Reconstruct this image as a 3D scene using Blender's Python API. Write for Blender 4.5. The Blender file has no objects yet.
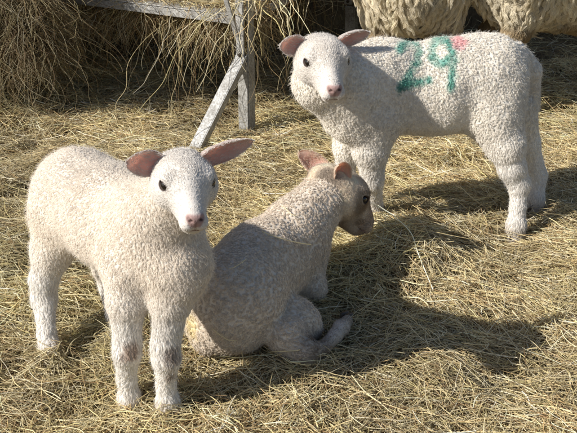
import bpy, math, os
import numpy as np
from mathutils import Vector
from math import radians, sin, cos, pi

QUICK = False
sc = bpy.context.scene

# ------------------------------------------------------------------ camera
CAM_H, PITCH, FOC = 1.15, 25.0, 1000.0
cam_d = bpy.data.cameras.new('camera')
cam = bpy.data.objects.new('camera', cam_d)
sc.collection.objects.link(cam)
cam.location = (0, 0, CAM_H)
cam.rotation_euler = (radians(90 - PITCH), 0, 0)
cam_d.sensor_width = 36.0
cam_d.lens = 36.0 * FOC / 577.0
cam_d.clip_start = 0.05
cam_d.clip_end = 3000
sc.camera = cam

# ------------------------------------------------------------------ light
SUN_EL, SUN_AZ = 35.0, 25.0      # the shadows run to the right and AZ degrees away from the viewer
sdir = Vector((cos(radians(SUN_EL)) * cos(radians(SUN_AZ)), cos(radians(SUN_EL)) * sin(radians(SUN_AZ)), -sin(radians(SUN_EL))))
sun_d = bpy.data.lights.new('sun', 'SUN')
sun_d.energy = 5.0
sun_d.angle = radians(0.55)
sun_d.color = (1.0, 0.95, 0.87)
sun = bpy.data.objects.new('sun', sun_d)
sc.collection.objects.link(sun)
sun.location = (-4, -2, 4)
sun.rotation_euler = sdir.to_track_quat('-Z', 'Y').to_euler()
w = bpy.data.worlds.new('World')
sc.world = w
w.use_nodes = True
wn = w.node_tree.nodes
sky = wn.new('ShaderNodeTexSky')
sky.sky_type = 'NISHITA'
sky.sun_disc = False
sky.sun_elevation = radians(SUN_EL)
to_sun = -sdir
sky.sun_rotation = math.atan2(to_sun.x, to_sun.y)
bg = wn['Background']
bg.inputs[1].default_value = 0.075
w.node_tree.links.new(sky.outputs[0], bg.inputs[0])
sc.view_settings.view_transform = 'Standard'
sc.view_settings.look = 'None'
sc.view_settings.gamma = 1
sc.view_settings.use_curve_mapping = False
sc.view_settings.exposure = 0.35
sc.render.engine = 'CYCLES'
sc.cycles.max_bounces = 7
sc.cycles.diffuse_bounces = 5
sc.cycles.use_denoising = True
sc.cycles.denoising_input_passes = 'RGB_ALBEDO_NORMAL'
sc.cycles.denoising_prefilter = 'ACCURATE'
sc.cycles.caustics_reflective = False
sc.cycles.caustics_refractive = False

# ------------------------------------------------------------------ helpers
CP, SP = cos(radians(PITCH)), sin(radians(PITCH))
A = lambda *a: np.array(a, float)

def W(px, py, Y):
    """world point seen at photo pixel (px, py) at world depth Y"""
    a, b = (px - 288.5) / FOC, (216.5 - py) / FOC
    d = A(a, CP + b * SP, -SP + b * CP)
    return A(0, 0, CAM_H) + d * (Y / d[1])

def G(px, py, z=0.0):
    a, b = (px - 288.5) / FOC, (216.5 - py) / FOC
    d = A(a, CP + b * SP, -SP + b * CP)
    return A(0, 0, CAM_H) + d * ((z - CAM_H) / d[2])

def unit(v):
    v = np.asarray(v, float)
    return v / (np.linalg.norm(v, axis=-1, keepdims=True) + 1e-12)

_rt = np.random.default_rng(5).random((64, 64, 64))
def noise(p, f, seed=0.0):
    """smooth value noise in -1..1"""
    q = np.asarray(p, float) * f + 17.3 + seed * 7.77
    i = np.floor(q).astype(int); t = q - i
    t = t * t * (3 - 2 * t)
    out = 0
    for dx in (0, 1):
        for dy in (0, 1):
            for dz in (0, 1):
                wgt = (t[..., 0] if dx else 1 - t[..., 0]) * (t[..., 1] if dy else 1 - t[..., 1]) * (t[..., 2] if dz else 1 - t[..., 2])
                out = out + wgt * _rt[(i[..., 0] + dx) & 63, (i[..., 1] + dy) & 63, (i[..., 2] + dz) & 63]
    return out * 2 - 1

def sstep(a, b, x):
    t = np.clip((x - a) / (b - a), 0, 1)
    return t * t * (3 - 2 * t)

def link(o, parent=None):
    sc.collection.objects.link(o)
    if parent is not None:
        o.parent = parent
    return o

def tag(o, label=None, cat=None, group=None, kind=None):
    for k, v in (('label', label), ('category', cat), ('group', group), ('kind', kind)):
        if v: o[k] = v
    return o

def empty(name, loc):
    o = bpy.data.objects.new(name, None)
    o.empty_display_size = 0.05
    o.location = loc
    return link(o)

def mesh_obj(name, V, F, mat, parent=None, col=None, smooth=True):
    """V (n,3) world points; F (m,4) quads or list of index tuples"""
    me = bpy.data.meshes.new(name)
    V = np.asarray(V, float)
    if isinstance(F, np.ndarray):
        m, k = F.shape
        me.vertices.add(len(V)); me.vertices.foreach_set('co', V.astype(np.float32).ravel())
        me.loops.add(m * k); me.loops.foreach_set('vertex_index', F.astype(np.int32).ravel())
        me.polygons.add(m); me.polygons.foreach_set('loop_start', np.arange(0, m * k, k, dtype=np.int32))
        me.update(calc_edges=True)
    else:
        me.from_pydata([tuple(v) for v in V], [], F)
    me.validate()
    if smooth:
        me.polygons.foreach_set('use_smooth', np.ones(len(me.polygons), bool))
    if col is not None:
        at = me.color_attributes.new('Col', 'FLOAT_COLOR', 'POINT')
        c4 = np.ones((len(V), 4), np.float32); c4[:, :3] = col
        at.data.foreach_set('color', c4.ravel())
    me.materials.append(mat)
    o = bpy.data.objects.new(name, me)
    if parent is not None:
        pl = np.array(parent.matrix_world.translation) if parent.parent is None else A(0, 0, 0)
        loc = A(*parent.location)
        me.transform(__import__('mathutils').Matrix.Translation((-loc[0], -loc[1], -loc[2])))
    return link(o, parent)

def curves_obj(name, P, R, col, mat, parent=None):
    """P (n,k,3) strands, R (n,k) radii, col (n,3)"""
    n, k, _ = P.shape
    cv = bpy.data.hair_curves.new(name)
    cv.add_curves([k] * n)
    if parent is not None:
        P = P - A(*parent.location)
    cv.attributes['position'].data.foreach_set('vector', P.astype(np.float32).ravel())
    ra = cv.attributes.get('radius') or cv.attributes.new('radius', 'FLOAT', 'POINT')
    ra.data.foreach_set('value', R.astype(np.float32).ravel())
    ca = cv.attributes.new('Col', 'FLOAT_COLOR', 'CURVE')
    c4 = np.ones((n, 4), np.float32); c4[:, :3] = np.clip(col, 0, 1)
    ca.data.foreach_set('color', c4.ravel())
    cv.materials.append(mat)
    return link(bpy.data.objects.new(name, cv), parent)

# ------------------------------------------------------------------ materials
def new_mat(name):
    m = bpy.data.materials.new(name)
    m.use_nodes = True
    nt = m.node_tree
    for n in list(nt.nodes):
        nt.nodes.remove(n)
    out = nt.nodes.new('ShaderNodeOutputMaterial')
    return m, nt, out

def attr_mat(name, rough=0.7, trans=0.0, spec=0.25, sheen=0.0, tint=None, bump=0.0, bscale=300):
    m, nt, out = new_mat(name)
    N, L = nt.nodes, nt.links
    at = N.new('ShaderNodeAttribute'); at.attribute_name = 'Col'
    b = N.new('ShaderNodeBsdfPrincipled')
    b.inputs['Roughness'].default_value = rough
    b.inputs['Specular IOR Level'].default_value = spec
    L.new(at.outputs['Color'], b.inputs['Base Color'])
    if bump:
        tc = N.new('ShaderNodeTexCoord'); nz = N.new('ShaderNodeTexNoise'); nz.inputs['Scale'].default_value = bscale
        bp = N.new('ShaderNodeBump'); bp.inputs['Strength'].default_value = bump; bp.inputs['Distance'].default_value = 0.002
        L.new(tc.outputs['Object'], nz.inputs['Vector']); L.new(nz.outputs['Fac'], bp.inputs['Height']); L.new(bp.outputs['Normal'], b.inputs['Normal'])
    if trans:
        t = N.new('ShaderNodeBsdfTranslucent')
        if tint:
            mx = N.new('ShaderNodeMix'); mx.data_type = 'RGBA'; mx.blend_type = 'MULTIPLY'; mx.inputs[0].default_value = 1
            L.new(at.outputs['Color'], mx.inputs[6]); mx.inputs[7].default_value = (*tint, 1)
            L.new(mx.outputs[2], t.inputs['Color'])
        else:
            L.new(at.outputs['Color'], t.inputs['Color'])
        s = N.new('ShaderNodeMixShader'); s.inputs[0].default_value = trans
        L.new(b.outputs[0], s.inputs[1]); L.new(t.outputs[0], s.inputs[2]); L.new(s.outputs[0], out.inputs[0])
    else:
        L.new(b.outputs[0], out.inputs[0])
    return m

M_HAY = attr_mat('hay_stalk', rough=0.5, trans=0.22, spec=0.35)
M_WOOL = attr_mat('wool_fibre', rough=0.75, trans=0.42, spec=0.12)
M_SKIN = attr_mat('lamb_skin', rough=0.8, trans=0.0, spec=0.3, bump=0.3)
M_EAR = attr_mat('ear_skin', rough=0.6, trans=0.65, spec=0.3, tint=(1.0, 0.72, 0.64), bump=0.2)

def ground_mat():
    m, nt, out = new_mat('hay_litter_ground')
    N, L = nt.nodes, nt.links
    tc = N.new('ShaderNodeTexCoord')
    mp = N.new('ShaderNodeMapping'); mp.inputs['Scale'].default_value = (60, 14, 30); mp.inputs['Rotation'].default_value = (0, 0, 0.6)
    L.new(tc.outputs['Object'], mp.inputs['Vector'])
    nz = N.new('ShaderNodeTexNoise'); nz.inputs['Scale'].default_value = 1.0; nz.inputs['Detail'].default_value = 6; nz.inputs['Distortion'].default_value = 2
    L.new(mp.outputs[0], nz.inputs['Vector'])
    n2 = N.new('ShaderNodeTexNoise'); n2.inputs['Scale'].default_value = 3.0; n2.inputs['Detail'].default_value = 5
    L.new(tc.outputs['Object'], n2.inputs['Vector'])
    ad = N.new('ShaderNodeMath'); ad.operation = 'MULTIPLY'; L.new(nz.outputs['Fac'], ad.inputs[0]); L.new(n2.outputs['Fac'], ad.inputs[1])
    cr = N.new('ShaderNodeValToRGB')
    cr.color_ramp.elements[0].position = 0.12; cr.color_ramp.elements[0].color = (0.045, 0.03, 0.016, 1)
    cr.color_ramp.elements[1].position = 0.42; cr.color_ramp.elements[1].color = (0.22, 0.165, 0.085, 1)
    L.new(ad.outputs[0], cr.inputs[0])
    b = N.new('ShaderNodeBsdfPrincipled'); b.inputs['Roughness'].default_value = 0.9
    bp = N.new('ShaderNodeBump'); bp.inputs['Strength'].default_value = 0.8; bp.inputs['Distance'].default_value = 0.01
    L.new(nz.outputs['Fac'], bp.inputs['Height']); L.new(bp.outputs[0], b.inputs['Normal'])
    L.new(cr.outputs[0], b.inputs['Base Color']); L.new(b.outputs[0], out.inputs[0])
    return m
M_GROUND = ground_mat()

def metal_mat(name, c0, c1, rough):
    m, nt, out = new_mat(name)
    N, L = nt.nodes, nt.links
    tc = N.new('ShaderNodeTexCoord')
    nz = N.new('ShaderNodeTexNoise'); nz.inputs['Scale'].default_value = 22; nz.inputs['Detail'].default_value = 8; nz.inputs['Roughness'].default_value = 0.7
    L.new(tc.outputs['Object'], nz.inputs['Vector'])
    vo = N.new('ShaderNodeTexNoise'); vo.inputs['Scale'].default_value = 160; vo.inputs['Detail'].default_value = 3
    L.new(tc.outputs['Object'], vo.inputs['Vector'])
    mu = N.new('ShaderNodeMath'); mu.operation = 'MULTIPLY'; L.new(nz.outputs['Fac'], mu.inputs[0]); L.new(vo.outputs['Fac'], mu.inputs[1])
    cr = N.new('ShaderNodeValToRGB')
    cr.color_ramp.elements[0].position = 0.14; cr.color_ramp.elements[0].color = (*c0, 1)
    cr.color_ramp.elements[1].position = 0.36; cr.color_ramp.elements[1].color = (*c1, 1)
    L.new(mu.outputs[0], cr.inputs[0])
    b = N.new('ShaderNodeBsdfPrincipled')
    b.inputs['Metallic'].default_value = 0.25
    b.inputs['Roughness'].default_value = rough
    bp = N.new('ShaderNodeBump'); bp.inputs['Strength'].default_value = 0.25; bp.inputs['Distance'].default_value = 0.002
    L.new(vo.outputs['Fac'], bp.inputs['Height']); L.new(bp.outputs[0], b.inputs['Normal'])
    L.new(cr.outputs[0], b.inputs['Base Color']); L.new(b.outputs[0], out.inputs[0])
    return m
M_STEEL = metal_mat('galvanised_steel', (0.20, 0.19, 0.17), (0.48, 0.48, 0.47), 0.55)
M_BOLT = metal_mat('rusty_bolt', (0.03, 0.025, 0.02), (0.09, 0.07, 0.05), 0.7)

def plain_mat(name, c, rough, coat=0.0):
    m, nt, out = new_mat(name)
    b = nt.nodes.new('ShaderNodeBsdfPrincipled')
    b.inputs['Base Color'].default_value = (*c, 1)
    b.inputs['Roughness'].default_value = rough
    b.inputs['Coat Weight'].default_value = coat
    nt.links.new(b.outputs[0], out.inputs[0])
    return m
M_EYE = plain_mat('eye_dark', (0.008, 0.005, 0.004), 0.16, 0.4)
M_HOOF = plain_mat('hoof_horn', (0.07, 0.05, 0.035), 0.5)

# ------------------------------------------------------------------ terrain
def terrain(x, y):
    p = np.stack([x, y, np.zeros_like(x)], -1)
    h = 0.020 * noise(p, 2.6) + 0.015 * noise(p, 7.0, 1) + 0.011 * noise(p, 16.0, 2)
    h = h + 0.12 * sstep(-0.70, -1.25, x) * sstep(2.8, 3.4, y)
    h = h + 0.03 * np.exp(-(((x + 0.55) / 0.35) ** 2 + ((y - 3.42) / 0.16) ** 2)) - 0.020
    for fx, fy, fr in ((-0.29, 1.60, 0.13), (-0.49, 1.78, 0.10), (0.59, 2.34, 0.12), (0.65, 2.50, 0.10), (-0.26, 3.0, 0.20)):
        h = h - 0.010 * np.exp(-(((x - fx) ** 2 + (y - fy) ** 2) / fr ** 2))
    h = h + 0.03 * np.exp(-(((x - 0.15) / 0.25) ** 2 + ((y - 2.35) / 0.16) ** 2))
    h = h + 0.050 * np.exp(-(((x - 0.28) / 0.11) ** 2 + ((y - 2.20) / 0.08) ** 2))
    h = h * sstep(30, 6, np.hypot(x, y))
    return h

def axis(lo, hi, step, far):
    a = np.arange(lo, hi + 1e-9, step)
    g = step * 1.35 ** np.arange(1, 60)
    g = np.cumsum(g); g = g[g < far]
    return np.concatenate([(lo - g)[::-1], a, hi + g])
gx, gy = axis(-2.2, 2.6, 0.02, 900), axis(0.6, 5.4, 0.02, 900)
GX, GY = np.meshgrid(gx, gy, indexing='ij')
gv = np.stack([GX, GY, terrain(GX, GY) - 0.012], -1).reshape(-1, 3)
ii = np.arange(len(gx) * len(gy)).reshape(len(gx), len(gy))
gf = np.stack([ii[:-1, :-1], ii[1:, :-1], ii[1:, 1:], ii[:-1, 1:]], -1).reshape(-1, 4)
tag(mesh_obj('ground', gv, gf, M_GROUND), kind='structure')

HAYCOL = np.array([[0.66, 0.55, 0.32], [0.76, 0.68, 0.47], [0.54, 0.47, 0.24], [0.44, 0.32, 0.17], [0.26, 0.17, 0.09], [0.60, 0.52, 0.33], [0.86, 0.80, 0.64]])
def hay_colours(rng, n, wts=(0.30, 0.20, 0.18, 0.12, 0.06, 0.10, 0.04)):
    c = HAYCOL[rng.choice(len(HAYCOL), n, p=np.array(wts) / sum(wts))]
    return c * A(1.07, 1.05, 1.00) * (1 + 0.22 * rng.standard_normal((n, 1))).clip(0.45, 1.4)

def stalks(rng, C, az, pitch, L, k=7, bend=0.13, sag=None, wob=0.012):
    """bent stalks centred at C (n,3)"""
    n = len(C)
    d = np.stack([np.cos(az) * np.cos(pitch), np.sin(az) * np.cos(pitch), np.sin(pitch)], -1)
    s1 = unit(np.cross(d, A(0, 0, 1)) + 1e-6)
    s2 = np.cross(s1, d)
    t = np.linspace(-0.5, 0.5, k)[None, :, None]
    b1 = (rng.standard_normal((n, 1, 1)) * bend); b2 = rng.standard_normal((n, 1, 1)) * bend * 0.35
    c1 = (rng.standard_normal((n, 1, 1)) * bend * 0.6)
    LL = L[:, None, None]
    P = C[:, None, :] + LL * t * d[:, None, :] + LL * ((4 * t * t - 0.33) * b1 + c1 * (8 * t ** 3 - 1.5 * t)) * s1[:, None, :] + LL * (4 * t * t - 0.33) * b2 * s2[:, None, :]
    P = P + wob * LL * rng.standard_normal((n, k, 3)) * A(1, 1, 0.5)
    kink = rng.random(n) < 0.25          # broken stalks
    ki = rng.integers(2, k - 2, n)
    kd = rng.standard_normal((n, 3)) * A(1, 1, 0.35)
    for j in range(k):
        m = kink & (j > ki)
        P[m, j] += (kd[m] * (0.10 * L[m] * (j - ki[m]))[:, None])
    return P

def blade_r(rng, n, k, r0, r1):
    r = (r0 + (r1 - r0) * rng.random((n, 1)) ** 1.6)
    t = np.linspace(0, 1, k)[None]
    return r * (1 - 0.55 * t ** 3) * np.ones((n, k))

# ------------------------------------------------------------------ SDF body modeller
class Body:
    def __init__(s): s.p = []
    def cone(s, a, b, ra, rb, k=0.02, tag='wool', flow=None, sub=False):
        a, b = A(*a), A(*b)
        s.p.append(dict(t='c', a=a, b=b, ra=ra, rb=rb, k=k, tag=tag, flow=unit(b - a) if flow is None else unit(flow), sub=sub,
                        lo=np.minimum(a, b) - max(ra, rb), hi=np.maximum(a, b) + max(ra, rb)))
    def ell(s, c, r, fwd=(0, 1, 0), up=(0, 0, 1), k=0.02, tag='wool', flow=(0, 0, -1), sub=False):
        f = unit(fwd); x = unit(np.cross(f, up)); u = np.cross(x, f)
        R = np.stack([x, f, u])
        s.p.append(dict(t='e', c=A(*c), r=A(*r), R=R, k=k, tag=tag, flow=unit(flow), sub=sub, lo=A(*c) - max(r), hi=A(*c) + max(r)))
    def chain(s, pts, k=0.02, tag='leg', flow=None):
        for (a, ra), (b, rb) in zip(pts[:-1], pts[1:]):
            s.cone(a, b, ra, rb, k, tag, flow)
    @staticmethod
    def dist(p, X):
        if p['t'] == 'c':
            ab = p['b'] - p['a']
            t = np.clip(((X - p['a']) @ ab) / max(ab @ ab, 1e-12), 0, 1)
            return np.linalg.norm(X - p['a'] - t[..., None] * ab, axis=-1) - (p['ra'] + (p['rb'] - p['ra']) * t)
        q = (X - p['c']) @ p['R'].T
        k0 = np.linalg.norm(q / p['r'], axis=-1); k1 = np.linalg.norm(q / p['r'] ** 2, axis=-1)
        return k0 * (k0 - 1) / (k1 + 1e-9)
    def mesh(s, vox):
        un = [p for p in s.p if not p['sub']]
        lo = np.min([p['lo'] for p in un], 0) - 3 * vox; hi = np.max([p['hi'] for p in un], 0) + 3 * vox
        n = np.ceil((hi - lo) / vox).astype(int) + 1
        F = np.full(n, 0.1, np.float32)
        for p in s.p:
            pad = p['k'] + 3 * vox
            i0 = np.clip(np.floor((p['lo'] - pad - lo) / vox).astype(int), 0, n - 1); i1 = np.clip(np.ceil((p['hi'] + pad - lo) / vox).astype(int) + 1, 1, n)
            sl = tuple(slice(a, b) for a, b in zip(i0, i1))
            g = np.stack(np.meshgrid(*[lo[d] + np.arange(i0[d], i1[d]) * vox for d in range(3)], indexing='ij'), -1)
            D = Body.dist(p, g); f = F[sl]; k = p['k']
            if p['sub']:
                D = -D
                h = np.maximum(k - np.abs(f - D), 0) / k
                F[sl] = np.maximum(f, D) + h * h * k * 0.25
            else:
                h = np.maximum(k - np.abs(f - D), 0) / k
                F[sl] = np.minimum(f, D) - h * h * k * 0.25
        V, Q = surface_nets(F)
        V = lo + V * vox
        gr = np.stack(np.gradient(F, vox), -1)
        idx = np.clip(np.round((V - lo) / vox).astype(int), 0, n - 1)
        Nn = unit(gr[idx[:, 0], idx[:, 1], idx[:, 2]])
        return V, Q, Nn
    def fields(s, V):
        """per-vertex: weight of every tag, and blended flow"""
        tags = {}; fl = np.zeros_like(V); ws = np.zeros(len(V))
        for p in s.p:
            if p['sub']: continue
            w_ = np.exp(-np.clip(Body.dist(p, V), -0.01, 1) / 0.008)
            tags[p['tag']] = tags.get(p['tag'], 0) + w_
            fl += w_[:, None] * p['flow']; ws += w_
        return {k: v / ws for k, v in tags.items()}, unit(fl)

def surface_nets(F):
    nx, ny, nz = F.shape
    S = F < 0
    c = [S[i:nx - 1 + i, j:ny - 1 + j, k:nz - 1 + k] for i in (0, 1) for j in (0, 1) for k in (0, 1)]
    cnt = sum(x.astype(np.int8) for x in c)
    act = np.argwhere((cnt > 0) & (cnt < 8))
    idm = -np.ones((nx - 1, ny - 1, nz - 1), np.int32)
    idm[tuple(act.T)] = np.arange(len(act))
    acc = np.zeros((len(act), 3)); num = np.zeros(len(act))
    offs = [(i, j, k) for i in (0, 1) for j in (0, 1) for k in (0, 1)]
    for a in offs:
        for ax in range(3):
            if a[ax]: continue
            b = list(a); b[ax] = 1
            fa = F[act[:, 0] + a[0], act[:, 1] + a[1], act[:, 2] + a[2]]; fb = F[act[:, 0] + b[0], act[:, 1] + b[1], act[:, 2] + b[2]]
            m = (fa < 0) != (fb < 0)
            t = np.where(m, fa / np.where(m, fa - fb, 1), 0)
            pt = np.tile(np.array(a, float), (len(act), 1)); pt[:, ax] = t
            acc[m] += pt[m]; num[m] += 1
    V = act + acc / num[:, None]
    quads = []
    for ax in range(3):
        u, v = (ax + 1) % 3, (ax + 2) % 3
        sl0 = [slice(None)] * 3; sl1 = [slice(None)] * 3
        sl0[ax] = slice(0, -1); sl1[ax] = slice(1, None)
        e = S[tuple(sl0)] != S[tuple(sl1)]
        E = np.argwhere(e)
        E = E[(E[:, u] > 0) & (E[:, v] > 0) & (E[:, u] < F.shape[u] - 1) & (E[:, v] < F.shape[v] - 1)]
        ins = S[tuple(E.T)]
        def cell(du, dv):
            q = E.copy(); q[:, u] -= du; q[:, v] -= dv
            return idm[tuple(q.T)]
        q = np.stack([cell(1, 1), cell(0, 1), cell(0, 0), cell(1, 0)], -1)
        q = np.where(ins[:, None], q, q[:, ::-1])
        quads.append(q)
    Q = np.concatenate(quads)
    Q = Q[(Q >= 0).all(1)]
    return V, Q

def vert_normals(V, Q):
    n = np.cross(V[Q[:, 2]] - V[Q[:, 0]], V[Q[:, 3]] - V[Q[:, 1]])
    N = np.zeros_like(V)
    for j in range(4):
        np.add.at(N, Q[:, j], n)
    return unit(N)

def scatter(rng, V, Q, spacing, mask=None):
    """roughly even points on a quad mesh -> barycentric (tri verts idx (n,3), bary (n,3))"""
    T = np.concatenate([Q[:, [0, 1, 2]], Q[:, [0, 2, 3]]])
    if mask is not None:
        T = T[mask[T].mean(1) > 0.5]
    ar = 0.5 * np.linalg.norm(np.cross(V[T[:, 1]] - V[T[:, 0]], V[T[:, 2]] - V[T[:, 0]]), axis=1)
    n = int(ar.sum() / spacing ** 2 * 2.2) + 1
    ti = rng.choice(len(T), n, p=ar / ar.sum())
    a, b = rng.random(n), rng.random(n)
    f = a + b > 1; a[f] = 1 - a[f]; b[f] = 1 - b[f]
    B = np.stack([1 - a - b, a, b], -1)
    P = np.einsum('nk,nkd->nd', B, V[T[ti]])
    key = np.floor(P / spacing).astype(np.int64)
    _, fi = np.unique(key[:, 0] * 73856093 ^ key[:, 1] * 19349663 ^ key[:, 2] * 83492791, return_index=True)
    return T[ti][fi], B[fi]

def lerpv(T, B, X):
    return np.einsum('nk,nk...->n...', B, X[T])

def fur(rng, V, Q, Nn, flow, length, curl, colour, spacing, per, rad, k=8, mask=None, lift=0.6, clump=0.6, spread=0.55, amp=0.0016, turns=1.6, lumpy=0.0):
    """clumped strands; length, curl: per-vertex arrays; colour per vertex"""
    T, B = scatter(rng, V, Q, spacing, mask)
    P = lerpv(T, B, V); N = unit(lerpv(T, B, Nn)); Fl = unit(lerpv(T, B, flow))
    L = lerpv(T, B, length); Cu = lerpv(T, B, curl); C = lerpv(T, B, colour)
    n = len(P)
    Fl = Fl + 0.45 * np.stack([noise(P, 28, s_) for s_ in (1, 2, 3)], -1) + 0.25 * rng.standard_normal((n, 3))
    Ft = unit(Fl - (Fl * N).sum(-1, keepdims=True) * N)
    Bt = np.cross(N, Ft)
    L = L * (0.85 + 0.3 * rng.random(n)) * (1 + 0.15 * noise(P, 60, 4)) * (1 + lumpy * noise(P, 14, 6))
    ph = rng.random(n) * 2 * pi; hand = np.sign(rng.random(n) - 0.5); tn = turns * (0.7 + 0.6 * rng.random(n))
    # strands
    rep = np.repeat(np.arange(n), per); m = n * per
    ang = rng.random(m) * 2 * pi; rr = np.sqrt(rng.random(m)) * spacing * spread
    off = (np.cos(ang) * rr)[:, None] * Ft[rep] + (np.sin(ang) * rr)[:, None] * Bt[rep]
    t = np.linspace(0, 1, k)[None, :, None]
    Lr = (L[rep] * (0.85 + 0.3 * rng.random(m)))[:, None, None]
    li = lift
    path = Lr * (t * (1 - (1 - li) * t)) * N[rep][:, None] * (0.55 + 0.45 * li) + Lr * (1 - li * 0.6) * (t ** 1.5) * Ft[rep][:, None]
    a = (ph[rep] + 0.5 * rng.standard_normal(m))[:, None, None] + hand[rep][:, None, None] * tn[rep][:, None, None] * 2 * pi * t
    hel = (np.cos(a) * Bt[rep][:, None] + np.sin(a) * (0.6 * N[rep] + 0.4 * Ft[rep])[:, None]) * (amp * Cu[rep])[:, None, None] * np.sqrt(t)
    S = (P[rep] - 0.0015 * N[rep])[:, None] + off[:, None] * (1 - clump * t) + path + hel + 0.00025 * rng.standard_normal((m, k, 3)) * t
    R = rad * (0.7 + 0.6 * rng.random((m, 1))) * (1 - 0.55 * np.linspace(0, 1, k)[None] ** 2)
    col = C[rep] * (1 + 0.10 * rng.standard_normal((m, 1))) * (1 + 0.06 * rng.standard_normal((n, 1)))[rep]
    return S, R, col

# ------------------------------------------------------------------ the head, in its own frame: +Y nose, +Z up, X across
def build_head_local(vox=0.0017):
    b = Body()
    f = (0, -1, 0.15)
    b.ell((0, 0, -0.004), (0.048, 0.055, 0.036), k=0.02, tag='poll', flow=f)
    b.ell((0, 0.030, 0.001), (0.039, 0.038, 0.031), k=0.02, tag='face', flow=f)
    b.cone((0, 0.030, -0.006), (0, 0.092, -0.029), 0.036, 0.0205, 0.02, 'face', f)
    b.cone((0, 0.052, 0.010), (0, 0.100, -0.016), 0.014, 0.0118, 0.015, 'face', f)          # bridge of the nose
    b.cone((0, -0.005, -0.034), (0, 0.088, -0.0435), 0.028, 0.0115, 0.02, 'face', f)
    for s in (-1, 1):
        b.ell((s * 0.0275, 0.012, -0.022), (0.025, 0.031, 0.027), k=0.018, tag='face', flow=f)
        b.ell((s * 0.0310, 0.036, 0.0165), (0.010, 0.017, 0.0085), k=0.010, tag='face', flow=f)   # brow
        b.ell((s * 0.0325, 0.042, 0.0065), (0.0095, 0.0135, 0.0105), k=0.006, tag='lid', flow=f)
        b.ell((s * 0.0098, 0.104, -0.0335), (0.0125, 0.0160, 0.0125), k=0.007, tag='face', flow=f)     # upper lip
        b.ell((s * 0.0075, 0.1130, -0.0205), (0.0065, 0.0075, 0.0065), k=0.006, tag='nose', flow=f)
    b.ell((0, 0.113, -0.0235), (0.0085, 0.0085, 0.011), k=0.006, tag='nose', flow=f)
    b.ell((0, 0.084, -0.0465), (0.0115, 0.018, 0.0075), k=0.014, tag='face', flow=f)          # chin
    for s in (-1, 1):
        b.ell((s * 0.0395, 0.0455, 0.0060), (0.0085, 0.0104, 0.0048), fwd=(s * 0.35, 0.90, -0.28), k=0.003, sub=True)
        b.cone((s * 0.0060, 0.1220, -0.0235), (s * 0.0115, 0.1165, -0.0180), 0.0018, 0.0024, 0.0025, sub=True)    # nostril
        b.cone((0, 0.1210, -0.0425), (s * 0.0105, 0.1110, -0.0437), 0.0013, 0.0013, 0.002, sub=True)   # mouth
        b.cone((s * 0.0105, 0.1110, -0.0437), (s * 0.0210, 0.0740, -0.0425), 0.0013, 0.0010, 0.002, sub=True)
    b.cone((0, 0.1235, -0.0270), (0, 0.1210, -0.0420), 0.0009, 0.0009, 0.002, sub=True)
    V, Q, _ = b.mesh(vox)
    for _i in range(1):                                                   # light relax
        acc = np.zeros_like(V); cnt = np.zeros(len(V))
        for i in range(4):
            a_, b_ = Q[:, i], Q[:, (i + 1) % 4]
            np.add.at(acc, a_, V[b_]); np.add.at(cnt, a_, 1); np.add.at(acc, b_, V[a_]); np.add.at(cnt, b_, 1)
        V = 0.6 * V + 0.4 * acc / cnt[:, None]
    N = vert_normals(V, Q)
    tg, fl = b.fields(V)
    WV = V.copy(); WV[:, 1] = np.where(V[:, 1] > 0.045, 0.045 + (V[:, 1] - 0.045) * 0.86, V[:, 1])
    return V, WV, Q, vert_normals(WV, Q), tg, fl
HEAD = build_head_local()

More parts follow.
